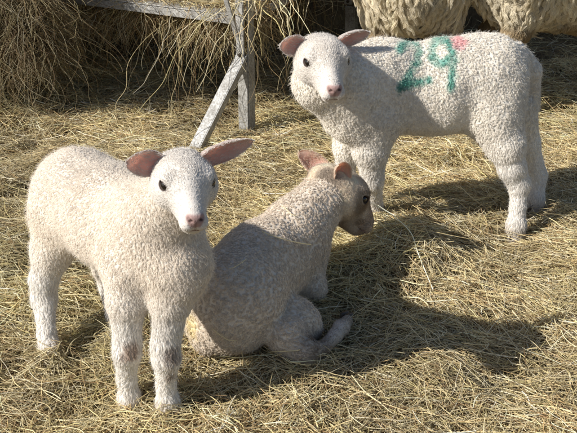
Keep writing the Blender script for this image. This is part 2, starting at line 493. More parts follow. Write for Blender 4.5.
def ear_local(side, d, n, L=0.078, Wd=0.027, nu=28, nv=15, base=None, cup=0.95, droop=0.0):
    """cupped leaf of an ear; d its direction, n the way it opens"""
    d = unit(d); n = unit(A(*n) - (A(*n) @ d) * d); s = np.cross(d, n)
    base = A(side * 0.034, -0.012, 0.014) if base is None else base
    u = np.linspace(0, 1, nu); v = np.linspace(-1, 1, nv)
    U, Vv = np.meshgrid(u, v, indexing='ij')
    Wu = Wd * np.sin(pi * np.clip(0.17 + 0.83 * U ** 0.95, 0, 1)) ** 0.58
    th = cup * (1.45 - 0.75 * U)
    X = Wu * np.sin(Vv * th) / np.sin(np.minimum(th, pi / 2))
    Z = -Wu * (np.cos(Vv * th) - 1) / np.maximum(th, .3) * 1.5 - Wu * 0.55 * (1 - U)
    Z = Z + 0.008 * np.sin(U * pi) * -1 + 0.0012 * np.sin(U * 9 + Vv * 3)
    P = base + (L * U)[..., None] * d + X[..., None] * s + Z[..., None] * n + (-(droop) * L * U ** 2)[..., None] * A(0, 0, 1)
    du = np.gradient(P, axis=0); dv = np.gradient(P, axis=1)
    Nr = unit(np.cross(du, dv)); sg = np.sign((Nr * n).sum(-1).mean()); Nr = Nr * sg
    th_ = 0.0022 * (1 - 0.5 * U)[..., None]
    inn = P + Nr * th_ * 0.5; out = P - Nr * th_ * 0.5
    VV = np.concatenate([inn.reshape(-1, 3), out.reshape(-1, 3)])
    I = np.arange(nu * nv).reshape(nu, nv); O = I + nu * nv
    F1 = np.stack([I[:-1, :-1], I[1:, :-1], I[1:, 1:], I[:-1, 1:]], -1).reshape(-1, 4)
    F2 = np.stack([O[:-1, :-1], O[:-1, 1:], O[1:, 1:], O[1:, :-1]], -1).reshape(-1, 4)
    if sg < 0: F1, F2 = F1[:, ::-1], F2[:, ::-1]
    F3 = []
    for j0 in (0, nv - 1):
        F3.append(np.stack([I[:-1, j0], I[1:, j0], O[1:, j0], O[:-1, j0]], -1))
    F3.append(np.stack([I[-1, :-1], I[-1, 1:], O[-1, 1:], O[-1, :-1]], -1))
    F = np.concatenate([F1, F2] + F3)
    inner = np.concatenate([np.ones(nu * nv), np.zeros(nu * nv)])
    edge = np.concatenate([np.abs(Vv).ravel(), np.abs(Vv).ravel()]); uu = np.concatenate([U.ravel(), U.ravel()])
    NN = np.concatenate([Nr.reshape(-1, 3), -Nr.reshape(-1, 3)])
    return VV, F, NN, inner, edge, uu, np.tile(d, (len(VV), 1))

WHITE = A(0.61, 0.58, 0.545); CREAM = A(0.86, 0.795, 0.715)

class Head:
    """places the shared head with its ears, eyes and short hair"""
    def __init__(s, origin, fwd, up, scale, ears, face=WHITE, dirt_shade=None, nose=A(0.42, 0.27, 0.25), poll=None, eye=0.98):
        s.eye = eye
        f = unit(fwd); x = unit(np.cross(f, up)); u = np.cross(x, f)
        s.R = np.stack([x, f, u]) * scale; s.o = A(*origin); s.Rn = np.stack([x, f, u])
        V, WV, Q, N, tg, fl = HEAD
        s.L = V; s.V = WV @ s.R + s.o; s.Q = Q; s.N = N @ s.Rn; s.fl = fl @ s.Rn; s.tg = tg; s.sc = scale
        col = np.tile(face, (len(V), 1))
        if poll is not None:
            wp = sstep(0.02, -0.03, V[:, 1])[:, None]; col = col * (1 - wp) + poll * wp
        if dirt_shade is not None:
            col = dirt_shade(V, col)
        col = col * (1 + 0.06 * noise(V, 45, 2) + 0.05 * noise(V, 140, 5))[:, None]
        s.fur_col = col.copy()
        wn_ = np.abs(V[:, 0]) + 0.55 * np.maximum(-0.021 - V[:, 2], 0)
        pinkn = sstep(0.108, 0.116, V[:, 1] + 0.2 * np.abs(V[:, 0])) * sstep(-0.037, -0.031, V[:, 2]) * sstep(-0.010, -0.015, V[:, 2]) * sstep(0.0165, 0.0130, wn_)
        s.bald = np.clip(pinkn + tg.get('lid', 0) * 0.0, 0, 1)
        col = col * (1 - pinkn[:, None]) + nose * pinkn[:, None]
        col = col * (1 - pinkn[:, None] * 0.35 * (0.5 + 0.5 * noise(V, 160, 3))[:, None])
        ph_ = sstep(0.0026, 0.0008, np.abs(V[:, 0])) * sstep(0.108, 0.114, V[:, 1]) * sstep(-0.047, -0.044, V[:, 2]) * sstep(-0.020, -0.024, V[:, 2])
        col = col * (1 - 0.6 * ph_[:, None]) + A(0.16, 0.08, 0.07) * 0.6 * ph_[:, None]
        mz_ = (0.16 * sstep(0.06, 0.10, V[:, 1]) * (0.6 + 0.6 * noise(V, 80, 7)))[:, None].clip(0, 1)
        col = col * (1 - mz_) + A(0.55, 0.40, 0.36) * mz_
        # dark skin: nostrils, mouth line, eye rims
        for sd in (-1, 1):
            d_ = np.linalg.norm((V - A(sd * 0.0090, 0.1195, -0.0205)) / A(1.25, 1, 0.85), axis=1)
            k_ = sstep(0.0046, 0.0022, d_)[:, None]; col = col * (1 - k_) + A(0.05, 0.025, 0.022) * k_
            d_ = np.linalg.norm((V - A(sd * 0.0390, 0.0450, 0.0060)) / A(1, 1.35, 0.95), axis=1)
            k_ = sstep(0.0108, 0.0085, d_)[:, None]; col = col * (1 - k_) + A(0.045, 0.028, 0.024) * k_
            s.bald = np.maximum(s.bald, sstep(0.0115, 0.0095, d_))
        ml = sstep(0.0030, 0.0012, np.abs(V[:, 2] + 0.0428)) * sstep(0.082, 0.100, V[:, 1])
        col = col * (1 - 0.9 * ml[:, None]) + A(0.16, 0.08, 0.07) * 0.9 * ml[:, None]
        s.col = col
        s.ears = []
        for e in ears:
            VV, F, NN, inner, edge, uu, dd = ear_local(**e)
            c = np.tile(face * 1.25, (len(VV), 1))
            k_ = (inner * sstep(0.92, 0.40, edge) * sstep(0.98, 0.70, uu) * (0.75 + 0.25 * sstep(0.9, 0.2, uu)))[:, None]
            c = c * (1 - k_) + A(0.98, 0.76, 0.70) * k_
            s.ears.append((VV @ s.R + s.o, F, NN @ s.Rn, c, inner, edge, uu, dd @ s.Rn))

    def parts(s):
        return [(s.V, s.Q, s.col, 0)] + [(e[0], e[1], e[3], 1) for e in s.ears]

    def hair(s, rng, keep=None, dens=1.0, longer=1.0):
        out = []
        L = s.L
        ln = (0.0056 + 0.0040 * sstep(0.03, -0.03, L[:, 1]) + 0.002 * sstep(0.02, 0.045, L[:, 2])) * s.sc * longer
        ln = ln * (0.72 + 0.28 * sstep(0.10, 0.05, L[:, 1]))
        curl = 0.25 + 0.75 * sstep(0.03, -0.02, L[:, 1])
        m = (s.bald < 0.5)
        if keep is not None: m = m & keep
        out.append(fur(rng, s.V, s.Q, s.N, s.fl, ln, curl, np.minimum(s.fur_col * 1.30, 0.93), 0.0021 / dens, 5, 0.00025, k=5, mask=m.astype(float), lift=0.36, clump=0.6, amp=0.0012, turns=0.8))
        if dens > 0.8: out.append(fur(rng, s.V, s.Q, s.N, s.fl, ln * 1.25, curl, np.minimum(s.fur_col * 1.30, 0.93), 0.0042, 2, 0.00013, k=5, mask=m.astype(float), lift=0.55, clump=0.1, amp=0.0010, turns=0.8))
        for VV, F, NN, c, inner, edge, uu, dd in s.ears:
            cc = np.tile(WHITE * 1.38 if s.fur_col.mean() > 0.5 else s.fur_col.mean(0) * 1.6, (len(VV), 1))
            o = fur(rng, VV, F, NN, dd, np.full(len(VV), 0.0052 * s.sc), np.full(len(VV), 0.5), cc, 0.0026 / dens, 4, 0.00022, k=5,
                    mask=((inner < 0.5) | (edge > 0.88)).astype(float), lift=0.28, clump=0.4, amp=0.0008, turns=0.8)
            out.append(o)
            o = fur(rng, VV, F, NN, dd, np.full(len(VV), 0.0075 * s.sc), np.full(len(VV), 0.5), cc, 0.0046 / dens, 4, 0.00020, k=5,
                    mask=((inner > 0.5) & (uu < 0.75)).astype(float), lift=0.45, clump=0.3, amp=0.0012, turns=0.7)
            out.append(o)
        return out

    def eyes(s, parent):
        for sd in (-1, 1):
            c = A(sd * 0.0346, 0.0437, 0.0058) @ s.R + s.o
            nu, nv = 16, 20; r = 0.0090 * s.sc * s.eye
            th = np.linspace(0, pi, nu); ph = np.linspace(0, 2 * pi, nv, endpoint=False)
            TH, PH = np.meshgrid(th, ph, indexing='ij')
            VV = c + r * np.stack([np.sin(TH) * np.cos(PH), np.sin(TH) * np.sin(PH), np.cos(TH)], -1).reshape(-1, 3)
            I = np.arange(nu * nv).reshape(nu, nv); J = np.roll(I, -1, axis=1)
            F = np.stack([I[:-1], I[1:], J[1:], J[:-1]], -1).reshape(-1, 4)
            mesh_obj('eye', VV, F, M_EYE, parent)

def cat_hair(lst):
    k = max(x[0].shape[1] for x in lst)
    S, R, C = [], [], []
    for s_, r_, c_ in lst:
        if s_.shape[1] != k:
            ti = np.linspace(0, s_.shape[1] - 1, k); i0 = np.minimum(ti.astype(int), s_.shape[1] - 2); f = (ti - i0)
            s_ = s_[:, i0] * (1 - f)[None, :, None] + s_[:, i0 + 1] * f[None, :, None]
            r_ = r_[:, i0] * (1 - f)[None] + r_[:, i0 + 1] * f[None]
        S.append(s_); R.append(r_); C.append(c_)
    return np.concatenate(S), np.concatenate(R), np.concatenate(C)

def hoof(at, d, parent, r=0.013, flat=False):
    """cloven hoof: two claws side by side; at = sole point under the leg, d = toe direction"""
    d = unit(A(d[0], d[1], 0)); s = A(-d[1], d[0], 0)
    V, F = [], []
    for sd in (-1, 1):
        ring = []
        for z, g, fw in ((0.026, 0.80, -0.002), (0.013, 0.95, 0.001), (0.0, 1.1, 0.004)):
            for j in range(10):
                a = 2 * pi * j / 10
                V.append(at + s * (sd * r * 0.48 + 0.44 * r * g * cos(a)) + d * (fw + r * 1.15 * g * sin(a) * (1.25 if sin(a) > 0 else 0.8)) + A(0, 0, z + 0.002))
        b0 = len(V) - 30
        for q in range(2):
            for j in range(10):
                F.append((b0 + q * 10 + j, b0 + q * 10 + (j + 1) % 10, b0 + (q + 1) * 10 + (j + 1) % 10, b0 + (q + 1) * 10 + j))
        F.append(tuple(b0 + j for j in range(10))[::-1]); F.append(tuple(b0 + 20 + j for j in range(10)))
    mesh_obj('hoof', V, F, M_HOOF, parent)

root_V = {}
def make_animal(name, root_at, body, head, rng, labels, wool_len=0.0078, paint=None, vox=0.0034, wool_col=CREAM, leg_col=A(0.88, 0.85, 0.81),
                hooves=(), spacing=0.0037, per=6, rad=0.00030, curl_amp=0.0011, turns=1.4, lift=0.50, hdens=1.0, flow_down=None, leg_len=0.0098, head_len=1.0, fuzz=0.0070, clump=0.5):
    root = empty(name, root_at)
    tag(root, *labels)
    V, Q, N0 = body.mesh(vox)
    tg, fl = body.fields(V)
    wool = tg.get('wool', 0) + 0 * V[:, 0]
    # low swells and creases of the fleece
    amp = 0.003 * wool + 0.0012
    V = V + N0 * (amp * noise(V, 17) + 0.35 * amp * noise(V, 42, 3))[:, None]
    N = vert_normals(V, Q)
    col = wool_col * wool[:, None] + leg_col * (1 - wool[:, None])
    col = col * (1 + 0.07 * noise(V, 9, 5))[:, None]
    if paint is not None:
        col = paint(V, N, col)
    Vs, Qs, Cs, mi, off = [], [], [], [], 0
    for (v, q, c, m) in [(V, Q, col * 0.80, 0)] + head.parts():  # skin darkened so gaps in the wool look shaded
        Vs.append(v); Qs.append(q + off); Cs.append(c); mi += [m] * len(q); off += len(v)
    b = mesh_obj('body', np.concatenate(Vs), np.concatenate(Qs), M_SKIN, root, np.concatenate(Cs))
    b.data.materials.append(M_EAR)
    if len(b.data.polygons) == len(mi):
        b.data.polygons.foreach_set('material_index', np.array(mi, np.int32))
    head.eyes(root)
    for h in hooves:
        hoof(*h, root)
    root_V[root.name] = (V, N)
    if QUICK: return root
    # wool: hair is left off where the body mesh lies inside the head
    hv = (V - head.o) @ head.Rn.T / head.sc
    inside = (np.linalg.norm(hv / A(0.046, 0.058, 0.046), axis=1) < 1.0) | ((np.linalg.norm(hv[:, [0, 2]], axis=1) < 0.03) & (hv[:, 1] > 0.0) & (hv[:, 1] < 0.1))
    ln = wool_len * wool + leg_len * (1 - wool)
    ln = ln * (1 + 0.18 * noise(V, 25, 8))
    curl = 0.25 + 0.75 * wool
    flow = fl if flow_down is None else unit(fl * (1 - flow_down) + A(0, 0, -1) * flow_down)
    H = []
    mW = ((wool > 0.45) & ~inside).astype(float); mL = ((wool <= 0.45) & ~inside).astype(float)
    H.append(fur(rng, V, Q, N, flow, ln, curl, col, spacing, per, rad, mask=mW, lift=lift, clump=clump, amp=curl_amp, turns=turns, lumpy=0.55 if wool_len > 0.02 else 0.0))
    if wool_len < 0.02: H.append(fur(rng, V, Q, N, flow, ln * (1.15 + 0.5 * wool), curl, col, fuzz, 2, 0.00014, mask=(~inside).astype(float), lift=0.75, clump=0.0, amp=curl_amp * 1.3, turns=1.0))
    if mL.any():
        H.append(fur(rng, V, Q, N, flow, ln * 1.25, curl, col, 0.0040, 8, rad * 0.70, k=6, mask=mL, lift=0.30, clump=0.75, amp=0.0016, turns=0.7))
    wool_obj = curves_obj('wool', *cat_hair(H), M_WOOL, root)
    keep = None
    curves_obj('face_hair', *cat_hair(head.hair(rng, keep, hdens, head_len)), M_WOOL, root)
    return root

# ------------------------------------------------------------------ hay rack (large structure)
def bar(bm_parts, p0, p1, wd, th, side, ch=0.0018):
    """flat bar from p0 to p1; wd along side, th across; chamfered edges"""
    p0, p1 = A(*p0), A(*p1)
    d = unit(p1 - p0); s = unit(A(*side) - (A(*side) @ d) * d); n = np.cross(d, s)
    a, b = wd / 2, th / 2; c = min(ch, b * 0.45)
    prof = [(a - c, b), (a, b - c), (a, -b + c), (a - c, -b), (-a + c, -b), (-a, -b + c), (-a, b - c), (-a + c, b)]
    V = [p + s * x + n * y for p in (p0, p1) for x, y in prof]
    F = [(j, (j + 1) % 8, 8 + (j + 1) % 8, 8 + j) for j in range(8)] + [tuple(range(8))[::-1], tuple(range(8, 16))]
    off = sum(len(v) for v, _ in bm_parts)
    bm_parts.append((V, [tuple(i + off for i in f) for f in F]))

def bars(name, lst, mat, parent):
    bp = []
    for a in lst: bar(bp, *a)
    return mesh_obj(name, [v for V, _ in bp for v in V], [f for _, F in bp for f in F], mat, parent, smooth=False)

C0 = A(-0.155, 3.135, 0); E1 = unit(A(-0.89, 0.457, 0)); E2 = A(0.457, 0.89, 0); UP = A(0, 0, 1)
LEN, DEP, TZ = 1.55, 0.85, 0.385
rack = empty('hay_rack', (C0[0], C0[1], 0))
tag(rack, 'weathered galvanised steel hay rack on splayed legs behind the lambs', 'hay feeder')
def at(a, b, z): return C0 + E1 * a + E2 * b + UP * z
# tray lip: a flat sheet lying on an upright strip
bars('tray_rail', [(at(0.03, 0, TZ - 0.014), at(LEN, 0, TZ - 0.014), 0.026, 0.005, UP)], M_STEEL, rack)
bars('tray_sheet', [(at(0.03, 0.195, TZ + 0.003), at(LEN, 0.195, TZ + 0.003), 0.40, 0.004, E2)], M_STEEL, rack)
bars('end_rail', [(at(0, 0.03, TZ - 0.014), at(0, DEP, TZ - 0.014), 0.026, 0.005, UP)], M_STEEL, rack)
bars('back_rail', [(at(0, DEP, TZ - 0.014), at(LEN, DEP, TZ - 0.014), 0.026, 0.005, UP)], M_STEEL, rack)
for i in range(9):
    a_ = 0.1 + i * 0.168
    bars('tray_slat', [(at(a_, 0.40, TZ - 0.006), at(a_, DEP - .01, TZ - 0.006), 0.03, 0.004, E1)], M_STEEL, rack)
for a_, b_ in ((0, 0), (LEN, 0), (0, DEP), (LEN, DEP)):
    sx = -1 if a_ == 0 else 1
    sy = -1 if b_ == 0 else 1
    knee_z = 0.25
    bars('post', [(at(a_, b_, knee_z), at(a_, b_, 1.25), 0.030, 0.006, E1)], M_STEEL, rack)
    bars('leg', [(at(a_ + sx * 0.022, b_ + 0.03, 0.0), at(a_ + sx * 0.022, b_ + 0.03, 1.2), 0.040, 0.005, E2),
                 (at(a_ + sx * 0.003, b_ + 0.0075, 0.0), at(a_ + sx * 0.003, b_ + 0.0075, 0.24), 0.036, 0.005, E1)], M_STEEL, rack)
    # splayed brace, an angle bar
    foot = at(a_, b_, 0) + (W(187, 155, 2.92) * A(1, 1, 0) - C0) * (A(1, 1, 1) if b_ == 0 and a_ == 0 else A(sx * -1, sy * -1, 1))
    top_ = at(a_, b_, knee_z + 0.006)
    sd_ = unit(np.cross(foot - top_, E2))
    if b_ == 0: bars('brace', [(foot - A(0, 0, .02), top_, 0.034, 0.006, sd_),
                   (foot - A(0, 0, .02) + sd_ * 0.0175 + E2 * 0.018, top_ + sd_ * 0.0175 + E2 * 0.018, 0.030, 0.005, E2)], M_STEEL, rack)
    V_, F_ = [], []
    for q, (rr_, hh_) in enumerate(((0.0062, 0.0045), (0.0062, 0.008), (0.004, 0.0095))):
        for j in range(8): V_.append(at(a_, b_, knee_z + 0.012) + E1 * rr_ * cos(j * pi / 4) + UP * rr_ * sin(j * pi / 4) - E2 * hh_)
    for q in range(2):
        for j in range(8): F_.append((q * 8 + j, q * 8 + (j + 1) % 8, q * 8 + 8 + (j + 1) % 8, q * 8 + 8 + j))
    F_.append(tuple(range(16, 24)))
    mesh_obj('bolt', V_, F_, M_BOLT, rack, smooth=False)
bars('rack_bar', [(W(237, 37, 3.10), W(214, -40, 3.02), 0.017, 0.006, E1)], M_STEEL, rack)
for i in range(1, 10):
    a_ = i * 0.155
    bars('rack_bar', [(at(a_, 0.10, TZ + 0.02), at(a_, -0.04, 1.15), 0.012, 0.010, E1)], M_STEEL, rack)
bars('top_rail', [(at(-0.02, -0.05, 1.2), at(LEN + .02, -0.05, 1.2), 0.03, 0.03, UP), (at(-0.02, DEP + .05, 1.2), at(LEN + .02, DEP + .05, 1.2), 0.03, 0.03, UP),
                  (at(-0.04, -0.02, 1.2), at(-0.04, DEP + .02, 1.2), 0.03, 0.03, UP)], M_STEEL, rack)

# ------------------------------------------------------------------ lambs
J = W
# --- front left lamb, standing, looking at the viewer
rng = np.random.default_rng(11)
b = Body()
dn = A(-0.3, 0.35, -0.75)
R1, C1 = J(81, 199, 1.86), J(150, 238, 1.66)
b.ell(R1, (0.098, 0.115, 0.105), fwd=C1 - R1, k=0.04, flow=dn)
b.ell(0.5 * (R1 + C1) + A(0, 0, 0.003), (0.100, 0.14, 0.102), fwd=C1 - R1, k=0.04, flow=dn)
b.ell(C1, (0.092, 0.105, 0.108), fwd=C1 - R1, k=0.04, flow=dn)
b.ell(J(178, 262, 1.60), (0.058, 0.055, 0.066), fwd=C1 - R1, k=0.04, flow=(0, -.2, -1))
b.cone(J(158, 218, 1.63), J(181, 190, 1.56), 0.072, 0.050, 0.03, 'wool', (0.1, -0.1, -1))
b.chain([(J(130, 262, 1.63), 0.052), (J(127, 300, 1.60), 0.036)], 0.03, 'wool', (0, 0, -1))
b.chain([(J(127, 300, 1.60), 0.034), (J(127, 340, 1.590), 0.0235), (J(127, 352, 1.585), 0.0235), (J(127, 380, 1.60), 0.0150), (J(129, 398, 1.595), 0.0195), (J(130, 408, 1.59), 0.019)], 0.012, 'leg')
b.chain([(J(180, 268, 1.60), 0.048), (J(172, 300, 1.585), 0.036)], 0.03, 'wool', (0, 0, -1))
b.chain([(J(172, 300, 1.585), 0.034), (J(165, 345, 1.570), 0.0235), (J(166, 358, 1.565), 0.023), (J(166, 384, 1.575), 0.0150), (J(168, 402, 1.572), 0.0195), (J(168, 413, 1.568), 0.019)], 0.012, 'leg')
b.chain([(J(66, 218, 1.86), 0.070), (J(52, 250, 1.85), 0.044)], 0.03, 'wool', (0, 0, -1))
b.chain([(J(52, 250, 1.85), 0.040), (J(44, 280, 1.84), 0.027), (J(44, 298, 1.835), 0.024), (J(47, 333, 1.79), 0.0160), (J(50, 348, 1.775), 0.0195), (J(51, 357, 1.768), 0.018)], 0.014, 'leg')
b.chain([(J(104, 225, 1.95), 0.060), (J(110, 262, 1.96), 0.040)], 0.03, 'wool', (0, 0, -1))
b.chain([(J(110, 262, 1.96), 0.036), (J(112, 285, 1.95), 0.026), (J(115, 318, 1.89), 0.016), (J(118, 336, 1.86), 0.018)], 0.014, 'leg')
b.chain([(J(60, 182, 1.95), 0.028), (J(48, 205, 1.99), 0.026), (J(46, 240, 1.99), 0.019)], 0.02, 'wool', (0, 0, -1))
def knees(V, N, col):
    for p, c_, r_ in ((J(129, 350, 1.57), A(0.34, 0.20, 0.11), 0.017), (J(171, 352, 1.555), A(0.24, 0.16, 0.11), 0.017), (J(170, 372, 1.56), A(0.35, 0.27, 0.2), 0.013)):
        d_ = np.linalg.norm((V - p) * A(1, 0.6, 0.8), axis=1) * (1 + 0.45 * noise(V, 90, 3)); k_ = (0.65 * sstep(r_ * 1.3, r_ * 0.45, d_))[:, None]
        col = col * (1 - k_) + c_ * k_
    k_ = (0.35 * sstep(0.07, 0.01, V[:, 2]) * (0.5 + 0.5 * noise(V, 50, 6)).clip(0, 1))[:, None]
    return col * (1 - k_) + A(0.42, 0.33, 0.2) * k_
hd = Head(J(183, 173, 1.535), (0.27, -0.96, -0.14), (0.05, 0, 1), 1.04,
          [dict(side=1, d=(0.93, 0.22, 0.16), n=(0.75, 1, 0.35), L=0.060, Wd=0.0215), dict(side=-1, d=(-0.92, -0.05, 0.32), n=(-0.15, 1, -0.28), L=0.088, Wd=0.0215)],
          poll=WHITE * 0.97)
make_animal('lamb', (-0.33, 1.72, 0), b, hd, rng,
            ('creamy white lamb standing beside the lying lamb, brown scuffs on its knees', 'lamb', 'white lambs on the hay'),
            paint=knees, hooves=[(J(130, 408, 1.59) * A(1, 1, 0), (.3, -1)), (J(168, 413, 1.568) * A(1, 1, 0), (.3, -1)), (J(51, 358, 1.768) * A(1, 1, 0), (.5, -.8)), (J(118, 336, 1.86) * A(1, 1, 0), (.5, -.8))])

# --- lamb lying down, seen from behind
rng = np.random.default_rng(12)
b = Body()
R2, M2, C2 = J(233, 301, 1.815), J(260, 268, 1.93), J(293, 246, 2.03)
ax = C2 - R2
bk = A(-0.4, -0.5, -0.35)
b.ell(R2, (0.110, 0.115, 0.104), fwd=ax, k=0.04, flow=bk)
b.ell(M2, (0.098, 0.14, 0.108), fwd=ax, k=0.04, flow=bk)
b.ell(C2, (0.080, 0.10, 0.098), fwd=ax, k=0.04, flow=bk)
b.ell(J(285, 322, 1.83), (0.060, 0.080, 0.062), fwd=(0.9, -0.1, -0.1), k=0.012, flow=(0.3, -0.3, -0.6))
b.ell(J(205, 290, 1.90), (0.055, 0.085, 0.08), fwd=ax, k=0.03, flow=bk)
b.cone(J(296, 228, 2.03), J(329, 192, 2.13), 0.070, 0.058, 0.03, 'wool', (-0.5, -0.2, -0.5))
b.chain([(G(288, 338, 0.055), 0.042), (G(306, 352, 0.034), 0.030)], 0.02, 'wool', (1, 0, -0.3))
b.chain([(G(304, 352, 0.038), 0.029), (G(321, 350, 0.028), 0.0165), (G(335, 336, 0.032), 0.0135), (G(341, 328, 0.034), 0.0160), (G(347, 321, 0.026), 0.0125)], 0.012, 'leg')
b.chain([(J(304, 262, 2.02), 0.045), (G(313, 288, 0.05), 0.030)], 0.02, 'wool', (0.5, 0, -1))
b.chain([(J(200, 325, 1.77), 0.022), (J(206, 345, 1.76), 0.018)], 0.02, 'wool', (0, -1, -1))
def marks2(V, N, col):
    c_ = J(192, 325, 1.74)
    d_ = np.linalg.norm((V - c_) * A(1.6, 0.5, 0.55), axis=1) * (1 + 0.4 * noise(V, 60, 2))
    k_ = (0.55 * sstep(0.030, 0.006, d_))[:, None]
    col = col * (1 - k_) + A(0.88, 0.76, 0.40) * k_
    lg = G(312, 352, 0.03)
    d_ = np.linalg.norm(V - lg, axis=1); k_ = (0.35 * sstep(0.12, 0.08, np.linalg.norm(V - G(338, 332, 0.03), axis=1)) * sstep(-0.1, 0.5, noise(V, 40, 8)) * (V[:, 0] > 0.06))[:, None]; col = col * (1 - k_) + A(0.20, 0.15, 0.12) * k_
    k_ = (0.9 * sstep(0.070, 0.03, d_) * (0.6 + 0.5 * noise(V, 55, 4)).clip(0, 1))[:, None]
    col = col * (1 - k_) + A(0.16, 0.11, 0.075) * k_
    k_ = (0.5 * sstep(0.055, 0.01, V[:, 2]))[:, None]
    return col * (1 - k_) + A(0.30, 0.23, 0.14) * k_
def dirt_shade2(L, col):  # dirty face, with the shade round eye and cheek painted into it
    ey_ = np.linalg.norm((np.abs(L) - A(0.037, 0.043, 0.004)) * A(1, 0.8, 1), axis=1)
    k_ = (0.6 * sstep(0.032, 0.012, ey_))[:, None]; col = col * (1 - k_) + A(0.14, 0.095, 0.065) * k_
    k_ = (0.95 * sstep(0.0, 0.060, L[:, 1] + 0.016 * noise(L, 40)) * (0.80 + 0.45 * noise(L, 55, 2)).clip(0, 1))[:, None]
    return col * (1 - k_) + A(0.27, 0.20, 0.14) * k_
hd = Head(J(336, 186, 2.14), (0.68, 0.22, -0.58), (-0.05, 0.15, 1), 1.26,
          [dict(side=-1, d=(-0.55, -0.90, 0.10), n=(0.8, -0.4, 0.1), L=0.066, Wd=0.0195), dict(side=1, d=(0.30, -0.70, 0.45), n=(0.9, 0.2, -0.1), L=0.042, Wd=0.0185)],
          face=CREAM * A(0.84, 0.81, 0.76), dirt_shade=dirt_shade2, nose=A(0.10, 0.065, 0.055), eye=0.80)
make_animal('lamb', (float(M2[0]), float(M2[1]), 0), b, hd, rng,
            ('curly lamb lying in the hay, face dirty brown with shade painted in, yellow mark on its rump', 'lamb', 'white lambs on the hay'),
            paint=marks2, wool_col=CREAM * A(0.93, 0.905, 0.87), hooves=[(G(346, 324, 0.0), (0.7, 0.6), )], curl_amp=0.0021, spacing=0.0056, per=10, rad=0.00034, turns=1.8, fuzz=0.011, clump=0.65, leg_len=0.0055, leg_col=A(0.62, 0.55, 0.48), head_len=1.05)

# --- lamb standing at the back, numbered 29
rng = np.random.default_rng(13)
b = Body()
dn = A(0.35, 0.05, -0.8)
b.ell(J(487, 78, 2.46), (0.095, 0.108, 0.114), fwd=(-1, 0, 0.03), k=0.04, flow=dn)
b.ell(J(445, 82, 2.44), (0.098, 0.14, 0.112), fwd=(-1, 0, 0), k=0.04, flow=dn)
b.ell(J(385, 86, 2.42), (0.092, 0.115, 0.119), fwd=(-1, 0, 0), k=0.04, flow=dn)
b.ell(J(430, 100, 2.43), (0.085, 0.14, 0.092), fwd=(-1, 0, 0), k=0.04, flow=dn)
b.ell(J(350, 112, 2.37), (0.062, 0.065, 0.075), fwd=(-1, 0, 0.2), k=0.04, flow=(0.1, 0, -1))
b.cone(J(372, 82, 2.40), J(328, 74, 2.32), 0.088, 0.066, 0.04, 'wool', (0.1, 0, -1))
b.cone(J(350, 100, 2.36), J(318, 84, 2.33), 0.078, 0.060, 0.04, 'wool', (0.1, 0, -1))
b.ell(J(492, 105, 2.41), (0.060, 0.078, 0.095), fwd=(-1, 0, -0.3), k=0.04, flow=dn)
b.chain([(J(494, 116, 2.40), 0.064), (J(505, 143, 2.38), 0.050)], 0.03, 'wool', (0.1, 0, -1))
b.chain([(J(505, 143, 2.38), 0.046), (J(512, 168, 2.37), 0.033), (J(519, 184, 2.37), 0.0265), (J(518, 206, 2.355), 0.0180), (J(516, 226, 2.34), 0.0220), (J(516, 238, 2.335), 0.020)], 0.014, 'leg')
b.chain([(J(514, 105, 2.52), 0.060), (J(525, 145, 2.53), 0.038)], 0.03, 'wool', (0, 0, -1))
b.chain([(J(526, 145, 2.53), 0.036), (J(536, 176, 2.54), 0.026), (J(536, 200, 2.51), 0.020), (J(533, 213, 2.50), 0.020)], 0.014, 'leg')
b.chain([(J(374, 120, 2.37), 0.068), (J(371, 148, 2.36), 0.046)], 0.03, 'wool', (0, 0, -1))
b.chain([(J(371, 148, 2.36), 0.042), (J(372, 180, 2.37), 0.027), (J(375, 206, 2.40), 0.0175), (J(376, 222, 2.42), 0.021)], 0.014, 'leg')
b.chain([(J(352, 125, 2.46), 0.050), (J(346, 146, 2.46), 0.034)], 0.03, 'wool', (0, 0, -1))
b.chain([(J(346, 146, 2.46), 0.030), (J(345, 175, 2.46), 0.024), (J(345, 205, 2.47), 0.020), (J(345, 214, 2.47), 0.020)], 0.014, 'leg')
b.chain([(J(516, 52, 2.49), 0.026), (J(531, 72, 2.50), 0.027), (J(533, 106, 2.51), 0.018)], 0.007, 'wool', (0.15, 0, -1))
def seg_d(P2, pts):
    d_ = np.full(len(P2), 9.0)
    for a_, c_ in zip(pts[:-1], pts[1:]):
        a_, c_ = A(*a_), A(*c_); ab = c_ - a_
        t = np.clip((P2 - a_) @ ab / (ab @ ab), 0, 1)
        d_ = np.minimum(d_, np.linalg.norm(P2 - a_ - t[:, None] * ab, axis=1))
    return d_
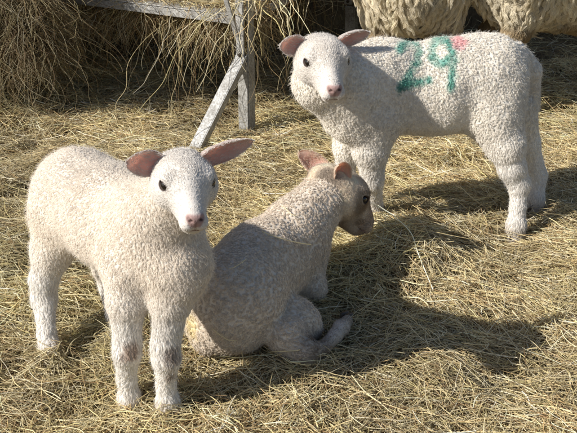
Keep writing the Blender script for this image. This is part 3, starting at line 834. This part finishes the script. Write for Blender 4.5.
def marks3(V, N, col):
    q = V - A(0, 0, CAM_H); dep = q[:, 1] * CP - q[:, 2] * SP      # laid over the flank along the side it is sprayed from
    P2 = np.stack([288.5 + FOC * V[:, 0] / dep, 216.5 - FOC * (q[:, 1] * SP + q[:, 2] * CP) / dep], -1) + 1.3 * np.stack([noise(V, 45, 1), noise(V, 45, 2)], -1)
    near = sstep(0.35, 0.10, N[:, 1]) * sstep(2.52, 2.48, V[:, 1])
    g = A(0.06, 0.40, 0.32)
    two = [(399, 50), (403, 44), (411, 43), (418, 49), (418, 60), (410, 73), (400, 87), (413, 82), (428, 80)]
    nine = [(450, 58), (442, 64), (433, 60), (430, 50), (436, 41), (446, 41), (451, 50), (453, 68), (450, 87)]
    for pts in (two, nine):
        d_ = seg_d(P2, pts) * (1 + 0.40 * noise(V, 130, 7))
        k_ = (near * 0.80 * sstep(6.2, 0.8, d_) * (0.82 + 0.65 * noise(V, 75, 9)).clip(0, 1))[:, None]
        col = col * (1 - k_) + g * k_
    d_ = np.linalg.norm(P2 - A(403, 86), axis=1) * (1 + 0.5 * noise(V, 70, 4)); k_ = (near * 0.6 * sstep(8, 3, d_))[:, None]
    col = col * (1 - k_) + g * 0.6 * k_
    d_ = np.linalg.norm((P2 - A(459, 43)) * A(1, 1.1), axis=1) * (1 + 0.4 * noise(V, 60, 6)); k_ = (0.70 * 0.75 * near * sstep(11, 3, d_) * (0.8 + 0.4 * noise(V, 120, 5)).clip(0, 1))[:, None]
    col = col * (1 - k_) + A(0.85, 0.22, 0.30) * k_
    k_ = (0.30 * sstep(0.07, 0.01, V[:, 2]))[:, None]
    return col * (1 - k_) + A(0.42, 0.33, 0.2) * k_
hd = Head(J(322, 54, 2.30), (0.20, -0.96, -0.17), (0.0, 0, 1), 1.24,
          [dict(side=1, d=(0.92, 0.20, 0.12), n=(0.7, 1, 0.25), L=0.050, Wd=0.0205), dict(side=-1, d=(-0.92, -0.22, 0.16), n=(-0.35, 1, -0.35), L=0.068, Wd=0.0185)],
          poll=WHITE * 0.97)
make_animal('lamb', (0.42, 2.43, 0), b, hd, rng,
            ('standing white lamb with green number 29 and a pink dot on its side', 'lamb', 'white lambs on the hay'),
            paint=marks3, spacing=0.0052, per=9, rad=0.00034, curl_amp=0.0018, fuzz=0.009, clump=0.62, wool_col=A(0.87, 0.825, 0.755), hooves=[(J(516, 238, 2.335) * A(1, 1, 0), (-1, -.3)), (J(533, 213, 2.50) * A(1, 1, 0), (-1, -.3)), (J(376, 222, 2.42) * A(1, 1, 0), (-.8, -.5)), (J(345, 214, 2.47) * A(1, 1, 0), (-.8, -.5))])

# ------------------------------------------------------------------ grown sheep at the back
FLEECE = A(0.82, 0.755, 0.61)
def ewe(at_, ang, seed, label, drop=0.0):
    """a standing ewe; at_ under the middle of its body, ang its heading"""
    rng = np.random.default_rng(seed)
    f = A(cos(ang), sin(ang), 0); s = A(-sin(ang), cos(ang), 0)
    def q(a, c, z): return A(at_[0], at_[1], 0) + f * a + s * c + UP * (z - (0.10 + drop) * sstep(0.25, 0.45, z))
    b = Body()
    b.ell(q(-0.30, 0, 0.60), (0.19, 0.24, 0.20), fwd=f, k=0.08, flow=(0, 0, -1))
    b.ell(q(0.0, 0, 0.585), (0.22, 0.30, 0.215), fwd=f, k=0.08, flow=(0, 0, -1))
    b.ell(q(0.28, 0, 0.60), (0.19, 0.22, 0.22), fwd=f, k=0.08, flow=(0, 0, -1))
    b.cone(q(0.36, 0, 0.68), q(0.60, 0, 0.84), 0.13, 0.085, 0.06, 'wool', (0, 0, -1))
    b.ell(q(0.0, 0, 0.56) - UP * 0.070, (0.14, 0.36, 0.135), fwd=f, k=0.03, tag='leg', flow=(0, 0, -1))
    for c_ in (-1, 1):
        b.chain([(q(0.27, c_ * 0.09, 0.48), 0.09), (q(0.27, c_ * 0.10, 0.38), 0.065)], 0.05, 'wool', (0, 0, -1))
        b.chain([(q(0.27, c_ * 0.10, 0.36), 0.045), (q(0.28, c_ * 0.10, 0.19), 0.032), (q(0.27, c_ * 0.10, 0.05), 0.024), (q(0.28, c_ * 0.10, 0.02), 0.028)], 0.03, 'leg')
        b.chain([(q(-0.36, c_ * 0.09, 0.58), 0.12), (q(-0.37, c_ * 0.10, 0.50), 0.065)], 0.05, 'wool', (0, 0, -1))
        b.chain([(q(-0.38, c_ * 0.11, 0.38), 0.050), (q(-0.42, c_ * 0.11, 0.24), 0.033), (q(-0.40, c_ * 0.11, 0.05), 0.025), (q(-0.35, c_ * 0.11, 0.02), 0.028)], 0.03, 'leg')
    b.chain([(q(-0.48, 0, 0.68), 0.05), (q(-0.50, 0, 0.60), 0.045)], 0.03, 'wool', (0, 0, -1))
    hd = Head(q(0.66, 0, 0.86), tuple(f * 0.85 - UP * 0.5), (0, 0, 1), 1.55,
              [dict(side=-1, d=(-0.92, -0.3, 0.05), n=(0, 1, -0.2), L=0.075), dict(side=1, d=(0.92, -0.3, 0.05), n=(0, 1, -0.2), L=0.075)])
    return make_animal('sheep', (at_[0], at_[1], 0), b, hd, rng, (label, 'sheep', 'grown sheep at the hay rack'), wool_len=0.070, wool_col=FLEECE,
                leg_col=A(0.42, 0.33, 0.21), vox=0.010, spacing=0.018, per=30, rad=0.0006, curl_amp=0.0050, turns=3.0, lift=0.18, clump=0.56, hdens=0.55,
                hooves=[(q(0.28, c_ * 0.10, 0), f[:2], ) for c_ in (-1, 1)] + [(q(-0.35, c_ * 0.11, 0), f[:2]) for c_ in (-1, 1)], flow_down=0.9)
ewe((0.47, 3.72), radians(82), 21, 'shaggy yellowish ewe standing rump first by the hay rack, only its hanging fleece in view', 0.03)
ewe((1.13, 3.38), radians(2), 22, 'shaggy pale ewe standing side on behind the numbered lamb, tan belly under its fleece')

# ------------------------------------------------------------------ hay
def hay_object(name, parts, kind='stuff', parent=None):
    P, R, C = cat_hair(parts)
    o = curves_obj(name, P, R, C, M_HAY, parent)
    if kind: o['kind'] = kind
    return o

rng = np.random.default_rng(3)
QF = 0.25 if QUICK else 1.0
def litter(n, x0, x1, y0, y1, lay, Lm, r0, r1, wts, fall=0.6, zs=0.0, dark=1.0, k=7):
    n = int(n * QF)
    x = x0 + (x1 - x0) * rng.random(n); y = y0 + (y1 - y0) * rng.random(n) ** 0.9
    p = np.stack([x, y, 0 * x], -1)
    z = terrain(x, y)
    az = 2.6 * noise(p, 6.0, 11) + 0.9 * rng.standard_normal(n) + (rng.random(n) < 0.25) * rng.random(n) * pi
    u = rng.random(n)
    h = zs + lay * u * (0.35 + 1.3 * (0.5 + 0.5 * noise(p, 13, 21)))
    e = 0.006
    sx = (terrain(x + e * np.cos(az), y + e * np.sin(az)) - z) / e
    pitch = np.arctan(sx) * 0.8 + 0.13 * rng.standard_normal(n) + 0.25 * (rng.random(n) < 0.06) * rng.standard_normal(n)
    L = Lm * np.exp(0.5 * rng.standard_normal(n)).clip(0.3, 2.6)
    P = stalks(rng, np.stack([x, y, z + h], -1), az, pitch, L, k=k)
    col = hay_colours(rng, n, wts) * (1 + 0.28 * noise(p, 4.0, 31)[:, None]) * (0.34 + 0.76 * u ** 1.3)[:, None] * dark  # lower stalks painted darker, for the shade deep between them
    gr = (0.18 * sstep(0.1, 0.7, noise(p, 2.5, 41)))[:, None]
    col = col * (1 - gr) + col * A(0.86, 0.98, 0.76) * gr
    return P, blade_r(rng, n, k, r0, r1), col
mixw = (0.28, 0.20, 0.12, 0.17, 0.08, 0.09, 0.06)
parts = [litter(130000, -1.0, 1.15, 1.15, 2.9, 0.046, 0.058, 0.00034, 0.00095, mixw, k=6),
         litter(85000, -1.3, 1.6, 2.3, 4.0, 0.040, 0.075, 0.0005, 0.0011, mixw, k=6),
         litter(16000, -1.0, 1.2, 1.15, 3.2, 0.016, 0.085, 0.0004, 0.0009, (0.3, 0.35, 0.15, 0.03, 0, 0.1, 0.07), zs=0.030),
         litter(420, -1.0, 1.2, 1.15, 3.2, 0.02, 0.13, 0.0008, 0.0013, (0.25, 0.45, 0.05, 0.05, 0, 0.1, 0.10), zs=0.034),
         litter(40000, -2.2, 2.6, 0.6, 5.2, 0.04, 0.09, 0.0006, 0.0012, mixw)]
# a few stalks that have come to lie on the resting lamb
sV, sN = root_V['lamb.001']
q_ = sV - A(0, 0, CAM_H); dp_ = q_[:, 1] * CP - q_[:, 2] * SP
pxy = np.stack([288.5 + FOC * sV[:, 0] / dp_, 216.5 - FOC * (q_[:, 1] * SP + q_[:, 2] * CP) / dp_], -1)
lying = []
for (ax_, ay_), (bx_, by_), r_ in (((262, 231), (312, 244), 0.0011), ((228, 268), (246, 258), 0.0008), ((212, 330), (236, 341), 0.0009), ((282, 205), (296, 214), 0.0008), ((268, 352), (300, 346), 0.0010)):
    row = []
    for t_ in np.linspace(0, 1, 7):
        px_, py_ = ax_ + (bx_ - ax_) * t_, ay_ + (by_ - ay_) * t_ + 2.5 * sin(t_ * 3)
        m_ = np.where(np.hypot(pxy[:, 0] - px_, pxy[:, 1] - py_) < 4)[0]
        j_ = m_[np.argmin(dp_[m_])] if len(m_) else np.argmin(np.hypot(pxy[:, 0] - px_, pxy[:, 1] - py_))
        row.append(sV[j_] + 0.0095 * sN[j_])
    row = np.array(row); row[1:-1] = (row[:-2] + row[1:-1] + row[2:]) / 3
    lying.append((row[None], np.full((1, 7), r_), A(0.74, 0.64, 0.40)[None]))
parts += lying
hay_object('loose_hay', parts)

# hay in the rack: a core and the stalks over and under it
n = int(30000 * QF)
nu, nv = 60, 40
U_, V_ = np.meshgrid(np.linspace(0, 1, nu), np.linspace(0, 2 * pi, nv, endpoint=False), indexing='ij')
prof = 0.36 * (1 - np.abs(2 * U_ - 1) ** 6) ** 0.5
cx = at(0, 0.43, 0.72)
core = C0 + E2 * 0.43 + UP * 0.70 + (0.10 + (LEN - 0.16) * U_)[..., None] * E1 + (prof * np.cos(V_))[..., None] * E2 + (prof * 0.80 * np.sin(V_))[..., None] * UP
core = core + 0.03 * np.stack([noise(core, 7, s_) for s_ in (1, 2, 3)], -1)
I = np.arange(nu * nv).reshape(nu, nv); Jn = np.roll(I, -1, axis=1)
core_f = np.stack([I[:-1], I[1:], Jn[1:], Jn[:-1]], -1).reshape(-1, 4)
hr = tag(mesh_obj('hay_in_rack', core.reshape(-1, 3), core_f, M_GROUND), kind='stuff')
def strew(Cn, L, wts, pit=0.35, r0=0.0006, r1=0.0013, bend=0.25):
    m = len(Cn)
    return stalks(rng, Cn, rng.random(m) * 2 * pi, pit * rng.standard_normal(m), L * np.exp(0.4 * rng.standard_normal(m)), bend=bend), blade_r(rng, m, 7, r0, r1), hay_colours(rng, m, wts)
th = rng.random(n) * 2 * pi; uu = rng.random(n)
pr = 0.385 * (1 - np.abs(2 * uu - 1) ** 6) ** 0.5
Cn = C0 + E2 * 0.43 + UP * 0.70 + (0.06 + (LEN - 0.08) * uu)[:, None] * E1 + (pr * np.cos(th))[:, None] * E2 + (pr * 0.82 * np.sin(th))[:, None] * UP + 0.02 * rng.standard_normal((n, 3))
pa = [strew(Cn, 0.14, mixw)]
# wisps lying on the tray lip
m = int(900 * max(QF, .5))
Cn = C0 + E1 * (LEN * rng.random(m))[:, None] + E2 * (0.02 + 0.12 * rng.random(m))[:, None] + UP * (TZ + 0.012 + 0.05 * rng.random(m) ** 2)[:, None]
pa.append(strew(Cn, 0.11, (0.3, 0.35, 0.1, 0.1, 0.05, 0.1, 0.1), 0.15))
def hanging(top, Lh, wts, r0, r1, k=9, sway=0.25, dark=1.0):
    m = len(top)
    t = np.linspace(0, 1, k)[None, :, None]
    d0 = rng.standard_normal((m, 1, 3)) * A(1, 1, 0.55) * sway
    d1 = rng.standard_normal((m, 1, 3)) * A(1, 1, 0.1) * sway * 0.8
    Lx = Lh[:, None, None]
    P = top[:, None] + Lx * (d0 * t * (1 - 0.4 * t) + d1 * np.sin(t * pi * (0.6 + 0.8 * rng.random((m, 1, 1)))) * 0.30) - Lx * A(0, 0, 1) * t ** 1.1
    P = P + 0.018 * Lx * rng.standard_normal((m, k, 3))
    P[..., 2] = np.maximum(P[..., 2], terrain(P[..., 0], P[..., 1]) + 0.004)
    return P, blade_r(rng, m, k, r0, r1), hay_colours(rng, m, wts) * dark  # dark puts the shade at the rack into the stalk colour
brownw = (0.22, 0.12, 0.10, 0.28, 0.2, 0.08, 0.02)
def under(m, a0, a1, b0, b1, z, Lm, *r, **kw):
    m = int(m * max(QF, .5))
    top = C0 + E1 * (a0 + (a1 - a0) * rng.random(m))[:, None] + E2 * (b0 + (b1 - b0) * rng.random(m))[:, None] + UP * (z + 0.03 * rng.standard_normal(m))[:, None]
    return hanging(top, Lm * np.exp(0.55 * rng.standard_normal(m)), *r, **kw)
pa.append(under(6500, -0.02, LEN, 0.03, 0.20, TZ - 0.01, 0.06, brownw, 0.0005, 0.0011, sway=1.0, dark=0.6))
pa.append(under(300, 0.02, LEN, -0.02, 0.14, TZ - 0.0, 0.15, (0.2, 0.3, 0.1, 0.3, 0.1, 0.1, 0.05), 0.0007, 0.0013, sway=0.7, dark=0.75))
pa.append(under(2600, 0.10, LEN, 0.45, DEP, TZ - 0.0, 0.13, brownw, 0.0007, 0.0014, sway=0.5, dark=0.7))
pa.append(under(260, -0.08, 0.02, 0.1, 0.80, TZ + 0.14, 0.09, brownw, 0.0006, 0.0013, sway=0.9, dark=0.6))
pa.append(under(45, -0.12, 0.0, -0.02, 0.10, TZ + 0.12, 0.18, (0.2, 0.4, 0.1, 0.2, 0.0, 0.1, 0.1), 0.0009, 0.0017, sway=0.7))
# spill at the rack's left end; pile beyond, mostly unseen, added for shade
m = int(17000 * max(QF, .4))
xx = -1.25 + 0.47 * rng.random(m); yy = 3.22 + 0.18 * rng.random(m) - 0.10 * (xx + 1.25)
pa.append(hanging(np.stack([xx, yy, 0.22 + 0.40 * rng.random(m)], -1), 0.07 * np.exp(0.4 * rng.standard_normal(m)), brownw, 0.0004, 0.0009, sway=1.3, dark=0.45))  # dim light at this end painted into the stalks
m = int(6000 * max(QF, .4))
xx = -1.75 + 0.72 * rng.random(m); yy = 3.42 + 0.42 * rng.random(m)
pa.append(strew(np.stack([xx, yy, 0.02 + 0.55 * rng.random(m)], -1), 0.13, brownw, 0.6))
hc = hay_object('stalks', pa, kind=None)
hc.parent = hr

# heap of old hay behind everything
hx = np.linspace(-2.6, 3.0, 120); hy = np.linspace(0, 1, 40)
HX, HY = np.meshgrid(hx, hy, indexing='ij')
hp = np.stack([HX, 4.35 + 1.6 * HY + 0.15 * noise(np.stack([HX, 0 * HX, 0 * HX], -1), 1.7), 0 * HX], -1)
hp[..., 2] = 0.85 * np.sin(pi * np.clip(HY, 0, 1)) ** 0.6 * (1 + 0.2 * noise(hp, 2.2)) - 0.03
hp = hp + 0.03 * np.stack([noise(hp, 9, s_) for s_ in (1, 2, 3)], -1)
I = np.arange(120 * 40).reshape(120, 40)
heap = tag(mesh_obj('hay_heap', hp.reshape(-1, 3), np.stack([I[:-1, :-1], I[1:, :-1], I[1:, 1:], I[:-1, 1:]], -1).reshape(-1, 4), M_GROUND), kind='stuff')
m = int(16000 * QF)
ia, ib = rng.integers(10, 112, m), rng.integers(0, 22, m)
o = hay_object('stalks', [strew(hp[ia, ib] + 0.03 * rng.standard_normal((m, 3)), 0.13, brownw, 0.6, 0.0009, 0.0018)], kind=None)
o.parent = heap
